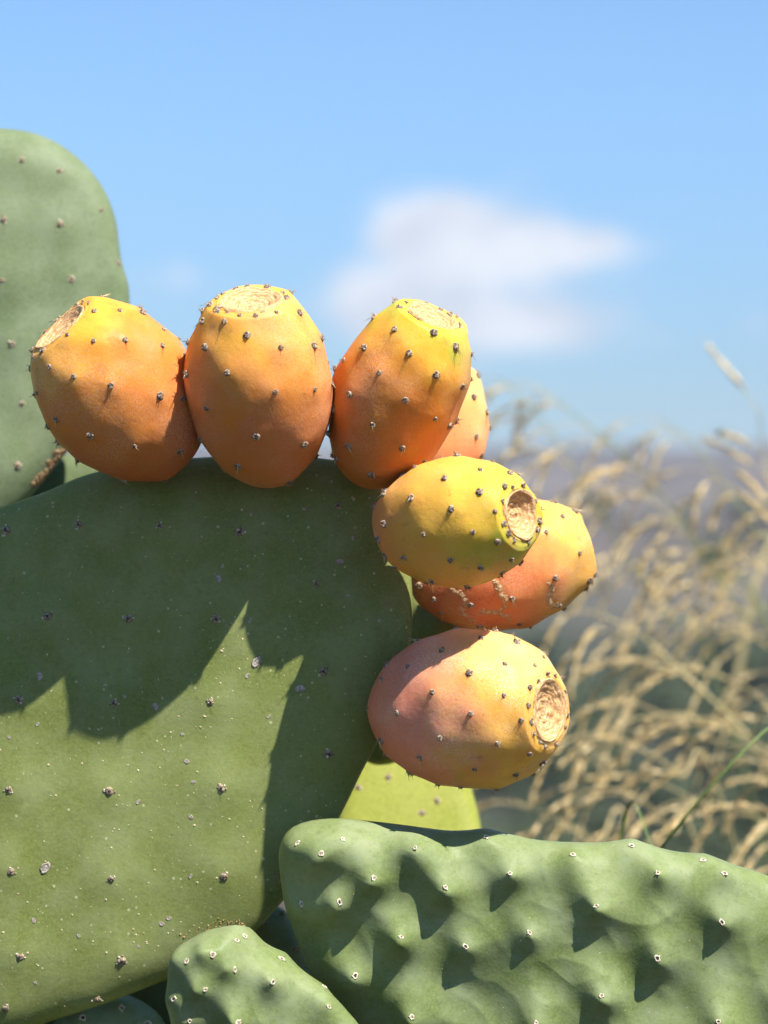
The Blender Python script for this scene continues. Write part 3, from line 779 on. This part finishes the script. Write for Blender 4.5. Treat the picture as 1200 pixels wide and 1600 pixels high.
make_fruit(731, 1106, 1.008, (0.82, -0.56, 0.02), 122, 170, 0.43, (577, 888, 983, 1230), 'h',
           [(0.05, (0.64, 0.23, 0.13)), (0.42, (0.76, 0.30, 0.20)), (0.60, (0.78, 0.37, 0.17)), (0.80, (0.80, 0.52, 0.10)), (1.0, (0.80, 0.48, 0.08))], f7m, 'salmon pink fruit with yellow end, lowest on the rim of the big pad', 7.9,
           dust=0.55, pale=((0.1, 0.8, 0.35), (0.86, 0.62, 0.22), 0.35, 1.0))


crust = []
for ln_ in ([(635, 650), (660, 690), (685, 725), (690, 770), (660, 800), (715, 835)], [(895, 665), (905, 705), (885, 745), (915, 775), (940, 765)], [(430, 690), (480, 710), (500, 750), (490, 800), (545, 850)], [(655, 805), (620, 800), (560, 800)]):
    for (a, b) in zip(ln_, ln_[1:]):
        for k in range(16):
            t = r_.random(); crust.append((560 + (a[0] + (b[0] - a[0]) * t) / 3 + r_.gauss(0, 1.6), 690 + (a[1] + (b[1] - a[1]) * t) / 3 + r_.gauss(0, 1.4), 1.5))
specks('scratch_crust', fruit_f, bvh_ff, crust, M_tan, 0.0003, 0.0010, 31, 0.35)


# ------------------------------------------------------------------ dry grass behind
M_straw = simple('dry_spikelet_straw', (0.66, 0.47, 0.20), (0.84, 0.66, 0.36), 120, 0.75, 0.25)
M_stem = simple('dry_stem_straw', (0.36, 0.30, 0.13), (0.58, 0.46, 0.22), 30, 0.6, 0.3)
M_weed = simple('ground_weed', (0.05, 0.06, 0.025), (0.10, 0.10, 0.045), 6, 0.8, 0.15)
M_gstem = simple('green_stem', (0.16, 0.20, 0.06), (0.30, 0.32, 0.12), 20, 0.55, 0.3)
M_blade = simple('green_blade', (0.13, 0.21, 0.05), (0.24, 0.33, 0.10), 20, 0.5, 0.35)

def tube(V, F, pts, r0, r1, sides=5):
    o = len(V); n = len(pts)
    for i, p in enumerate(pts):
        d = (pts[min(i + 1, n - 1)] - pts[max(i - 1, 0)]).normalized(); u = d.cross(Vector((0.3, 1, 0.2))).normalized(); v = d.cross(u)
        r = r0 + (r1 - r0) * i / (n - 1)
        for k in range(sides):
            t = 2 * math.pi * k / sides; V.append(tuple(p + (u * math.cos(t) + v * math.sin(t)) * r))
    for i in range(n - 1):
        for k in range(sides): F.append((o + i * sides + k, o + i * sides + (k + 1) % sides, o + (i + 1) * sides + (k + 1) % sides, o + (i + 1) * sides + k))

def curve(P, n=16):
    P = [Vector(p) for p in P]; P = [P[0] * 2 - P[1]] + P + [P[-1] * 2 - P[-2]]; out = []
    for i in range(1, len(P) - 2):
        p0, p1, p2, p3 = P[i - 1:i + 3]
        for k in range(n):
            t = k / n; out.append(0.5 * ((2 * p1) + (p2 - p0) * t + (2 * p0 - 5 * p1 + 4 * p2 - p3) * t * t + (3 * p1 - p0 - 3 * p2 + p3) * t ** 3))
    out.append(P[-2]); return out

def spikelets(V, F, pts, start, dens, ln, r):
    """slender awned spikelets lapping along a branch"""
    for i in range(len(pts) - 1):
        if i / (len(pts) - 1) < start: continue
        d0 = (pts[i + 1] - pts[i]).normalized()
        for k in range(dens):
            p = pts[i].lerp(pts[i + 1], k / dens)
            d = (d0 + Vector((r.gauss(0, .12), r.gauss(0, .12), r.gauss(0, .12)))).normalized()
            u = d.orthogonal().normalized(); v = d.cross(u); l = ln * r.uniform(.75, 1.2); w = l * 0.075
            o = len(V)
            V.append(tuple(p))
            for q in range(4):
                t = math.pi / 2 * q; V.append(tuple(p + d * l * 0.4 + (u * math.cos(t) + v * math.sin(t)) * w))
            V.append(tuple(p + d * l))
            for q in range(4):
                F.append((o, o + 1 + (q + 1) % 4, o + 1 + q)); F.append((o + 1 + q, o + 1 + (q + 1) % 4, o + 5))

GROUP = 'dry grass stalks behind the cactus'
def grass_stalk(axis, d, branches, label, seed, green=False, root=None, width=0.0011, bl=(0.06, 0.095), side=-1.0, droop=1.0, dense=7, group=GROUP):
    """axis: photo pixels from the lower end to the tip of the seed head; the stem goes on down to the soil"""
    r = random.Random(seed)
    A = [at(x, y, d + 0.03 * math.sin(i * 1.3 + seed)) for i, (x, y) in enumerate(axis)]
    g = root or (A[0].x + r.uniform(.05, .35), d + r.uniform(-.02, .25))
    gz_ = ground_height(*g)
    low = [Vector((g[0], g[1], gz_ - 0.02)), Vector((g[0] * .75 + A[0].x * .25, g[1] * .8 + d * .2, gz_ + (A[0].z - gz_) * .5))]
    full = curve(low + A, 10)
    base = Vector((g[0], g[1], gz_)); root_ob = bpy.data.objects.new('grass_stalk', None); place(root_ob, Matrix.Translation(base))
    tag(root_ob, label, 'grass', group)
    Mi = Matrix.Translation(-base); M0 = Matrix.Translation(base)
    def part(name, V, F, mat):
        o = bpy.data.objects.new(name, mesh(name, [tuple(Vector(v) - base) for v in V], F, [mat])); place(o, M0, root_ob); return o
    V, F = [], []; tube(V, F, full, width * 1.25, width * 0.35); part('stem', V, F, M_gstem if green else M_stem)
    top = curve(A, 12)
    branches = max(5, int(branches * (0.95 if green else 0.52)))
    for k in range(branches):
        f = min(1, max(0.05, 0.12 + 0.88 * k / max(1, branches - 1) + r.gauss(0, .04))); i = min(len(top) - 2, int(f * (len(top) - 1)))
        p = top[i]; dr = (top[min(i + 2, len(top) - 1)] - top[max(i - 2, 0)]).normalized()
        l = r.uniform(bl[0] * .9, bl[1] * 1.6) * (1.1 - 0.35 * f)
        out = (dr * 0.55 + Vector((side * r.uniform(0.3, 1.0), r.uniform(-.5, .5), r.uniform(0.1, 0.7)))).normalized()
        pts = [p]; dirn = out.copy(); nst = 16; dv = r.uniform(0.6, 1.3)
        for s_ in range(nst):
            dirn = (dirn + Vector((0, 0, -1)) * (0.17 * droop * dv)).normalized(); pts.append(pts[-1] + dirn * l / nst)
        V, F = [], []; tube(V, F, pts, 0.0004, 0.0003, 3); spikelets(V, F, pts, 0.30, dense, 0.0100, r)
        part('seed_branch', V, F, M_straw)
    for k in range(2):                                   # leaf blades low on the stem
        i = int(len(full) * r.uniform(.12, .35)); p = full[i]; a = r.uniform(-0.9, 0.9); h = r.uniform(.15, .28)
        q = Vector((math.cos(a), abs(math.sin(a)) , 0)); pts = curve([p, p + q * .06 + Vector((0, 0, h * .7)), p + q * .20 + Vector((0, 0, h * .75)), p + q * .30 + Vector((0, 0, h * .35))], 6)
        V, F = [], []
        for j, pp in enumerate(pts):
            w = 0.0035 * (1 - j / len(pts)) + 0.0003; sdir = Vector((-q.y, q.x, 0))
            V += [tuple(pp - sdir * w), tuple(pp + Vector((0, 0, -0.0012))), tuple(pp + sdir * w)]
            if j: b = len(V) - 6; F += [(b, b + 1, b + 4, b + 3), (b + 1, b + 2, b + 5, b + 4)]
        part('leaf', V, F, M_stem)
    return root_ob

L0 = 'dry straw coloured grass stalk with drooping feathery seed head'
stalks = [  # axis pixels, distance, branches, extra
    ([(1230, 1060), (1130, 900), (1010, 745), (900, 650), (835, 600)], 1.80, 17, dict(green=True, bl=(.06, .095))),
    ([(1260, 1090), (1160, 960), (1075, 840), (1000, 760)], 1.75, 13, dict(green=True, bl=(.055, .09))),
    ([(1290, 1000), (1180, 830), (1090, 700), (1030, 655)], 1.95, 10, dict(green=True, bl=(.05, .085))),
    ([(1270, 1260), (1165, 1145), (1060, 1045), (990, 985), (920, 955)], 1.60, 15, dict(bl=(.065, .10), width=.0015)),
    ([(1290, 1200), (1200, 1100), (1110, 1050), (1020, 1040)], 1.62, 13, dict(bl=(.07, .105))),
    ([(1330, 1330), (1230, 1200), (1120, 1130), (1010, 1120), (930, 1150)], 1.58, 15, dict(bl=(.05, .08))),
    ([(1300, 1180), (1230, 1050), (1170, 930), (1100, 900)], 1.85, 9, dict(green=True)),
    ([(1120, 1420), (1050, 1300), (985, 1240), (930, 1235)], 1.55, 11, dict(bl=(.055, .08))),
    ([(1000, 1400), (930, 1320), (860, 1275), (790, 1255), (745, 1262)], 1.60, 11, dict(bl=(.045, .07))),
    ([(1330, 1400), (1260, 1260), (1190, 1180), (1120, 1160)], 1.50, 13, dict(bl=(.075, .11))),
    ([(1240, 900), (1215, 800), (1195, 720), (1186, 640)], 1.70, 5, dict(bl=(.03, .05), droop=.15)),
    ([(1320, 950), (1250, 840), (1190, 790), (1125, 752)], 1.75, 7, dict(bl=(.035, .055))),
    ([(1340, 1480), (1260, 1350), (1170, 1270), (1070, 1250)], 1.52, 13, dict(bl=(.05, .08))),
    ([(1140, 1120), (1040, 960), (930, 790), (850, 660), (780, 590)], 1.95, 14, dict(green=True, bl=(.06, .095))),
    ([(1150, 1330), (1060, 1210), (970, 1160), (895, 1155)], 1.57, 8, dict(bl=(.04, .07), droop=.6)),
    ([(1380, 1150), (1290, 1000), (1210, 900), (1150, 850)], 1.70, 8, dict()),
]
for i, (ax_, d_, nb_, kw_) in enumerate(stalks):
    lab = 'dry grass stalk with thin green stem and nodding seed head' if kw_.get('green') else L0
    if i == 10: lab = 'stiff upright pale grass stalk rising into the sky'
    if i == 3: lab = 'arching dry grass stalk with drooping plumes beside the salmon pink fruit'
    if i == 7: lab = 'low dry grass stalk with short plumes just above the lumpy pad'
    if i == 8: lab = 'short arching dry grass stalk beside the yellow green pad'
    gr = None if i in (3, 7, 8, 10) else ('green stemmed grass stalks' if kw_.get('green') else GROUP)
    grass_stalk(ax_, d_, nb_, lab, 20 + i, group=gr, **kw_)

def blade(P, w, label):
    pts = curve(P, 14); base = Vector((pts[0].x, pts[0].y, pts[0].z)); V, F = [], []
    for j, pp in enumerate(pts):
        f = j / (len(pts) - 1); ww = w * (1 - f ** 2) + 0.0002
        s_ = Vector((0.7, 0.2, -0.7)).normalized(); k = Vector((0, 0.0005, -0.0002))
        V += [tuple(pp - s_ * ww - base), tuple(pp + k - base), tuple(pp + s_ * ww - base), tuple(pp + k * 1.6 - base)]
        if j:
            b = len(V) - 8
            F += [(b + i, b + (i + 1) % 4, b + 4 + (i + 1) % 4, b + 4 + i) for i in range(4)]
    o = bpy.data.objects.new('grass_shoot', mesh('grass_shoot', V, F, [M_blade])); place(o, Matrix.Translation(base)); tag(o, label, 'grass')
gx_, gy_ = 0.10, 1.30
blade([(gx_, gy_, ground_height(gx_, gy_)), (0.085, 1.26, .8), at(960, 1400, 1.2), at(1030, 1327, 1.18), at(1110, 1230, 1.17), at(1200, 1138, 1.17), at(1290, 1080, 1.18)], 0.0008, 'slender green grass blade slanting up behind the lumpy pad')

# ------------------------------------------------------------------ shrubs in the valley
M_leafA = simple('shrub_leaf', (0.040, 0.060, 0.028), (0.085, 0.105, 0.050), 2.0, 0.7, 0.25)
M_bark = simple('shrub_bark', (0.10, 0.08, 0.06), (0.18, 0.14, 0.10), 5.0, 0.9, 0.1)
def shrub_meshes(seed):
    r = random.Random(seed); V, F = [], []
    lobes = [(Vector((r.gauss(0, .55), r.gauss(0, .55), r.uniform(.5, 1.3))), r.uniform(.45, .8)) for k in range(9)]
    for c, R in lobes:
        for k in range(110):
            d = Vector((r.gauss(0, 1), r.gauss(0, 1), r.gauss(0, 1))).normalized(); p = c + d * R * r.uniform(.55, 1.05)
            u = (d + Vector((r.gauss(0, .6), r.gauss(0, .6), r.gauss(0, .6)))).normalized().orthogonal().normalized(); v = u.cross(d).normalized(); s_ = r.uniform(.07, .14); o = len(V)
            V += [tuple(p - u * s_), tuple(p - v * s_ * .5), tuple(p + u * s_), tuple(p + v * s_ * .5)]; F.append((o, o + 1, o + 2, o + 3))
    crown = mesh('crown', V, F, [M_leafA], smooth=False)
    V, F = [], []
    for k in range(5):
        a = r.random() * 6.28; tube(V, F, [Vector((0, 0, -.1)), Vector((.2 * math.cos(a), .2 * math.sin(a), .4)), Vector((.5 * math.cos(a), .5 * math.sin(a), 1.0))], .06, .02, 5)
    return crown, mesh('trunk', V, F, [M_bark])
SHR = [shrub_meshes(k) for k in (1, 2, 3)]
rs = random.Random(77)
for i in range(110):
    px = rs.uniform(560, 1300); dist = rs.uniform(95, 220) if i < 85 else rs.uniform(240, 600)
    x, y = (px - 600) * K * dist, dist
    z = ground_height(x, y); s_ = rs.uniform(1.2, 2.6)
    c, t = SHR[i % 3]
    e = bpy.data.objects.new('shrub', None)
    M = Matrix.Translation((x, y, z - .05)) @ Matrix.Rotation(rs.random() * 6.28, 4, 'Z') @ Matrix.Diagonal((s_, s_, s_ * rs.uniform(.8, 1.1), 1))
    place(e, M); tag(e, 'blurred dark green shrub on the far slope', 'shrub', 'shrubs on the far slope')
    for nm, me in (('crown', c), ('trunk', t)): place(bpy.data.objects.new(nm, me), M, e)

# low dry grass on the soil round the plant
def ground_grass():
    r = random.Random(9); V, F = [], []
    for i in range(9000):
        x, y = r.uniform(-2.5, 2.5), r.uniform(0.6, 6.5); z = ground_height(x, y); h = r.uniform(.05, .22); a = r.random() * 6.28; l = r.uniform(.2, .9) * h; w = .002
        o = len(V); cx, sx = math.cos(a), math.sin(a)
        V += [(x - sx * w, y + cx * w, z - .01), (x + sx * w, y - cx * w, z - .01), (x + cx * l * .4, y + sx * l * .4, z + h * .7), (x + cx * l, y + sx * l, z + h)]
        F += [(o, o + 1, o + 2), (o, o + 2, o + 3)]
    o = bpy.data.objects.new('low_grass', mesh('low_grass', V, F, [M_weed], smooth=False)); place(o, Matrix()); tag(o, 'short dull green grass on the soil round the cactus', 'grass', kind='stuff')
ground_grass()
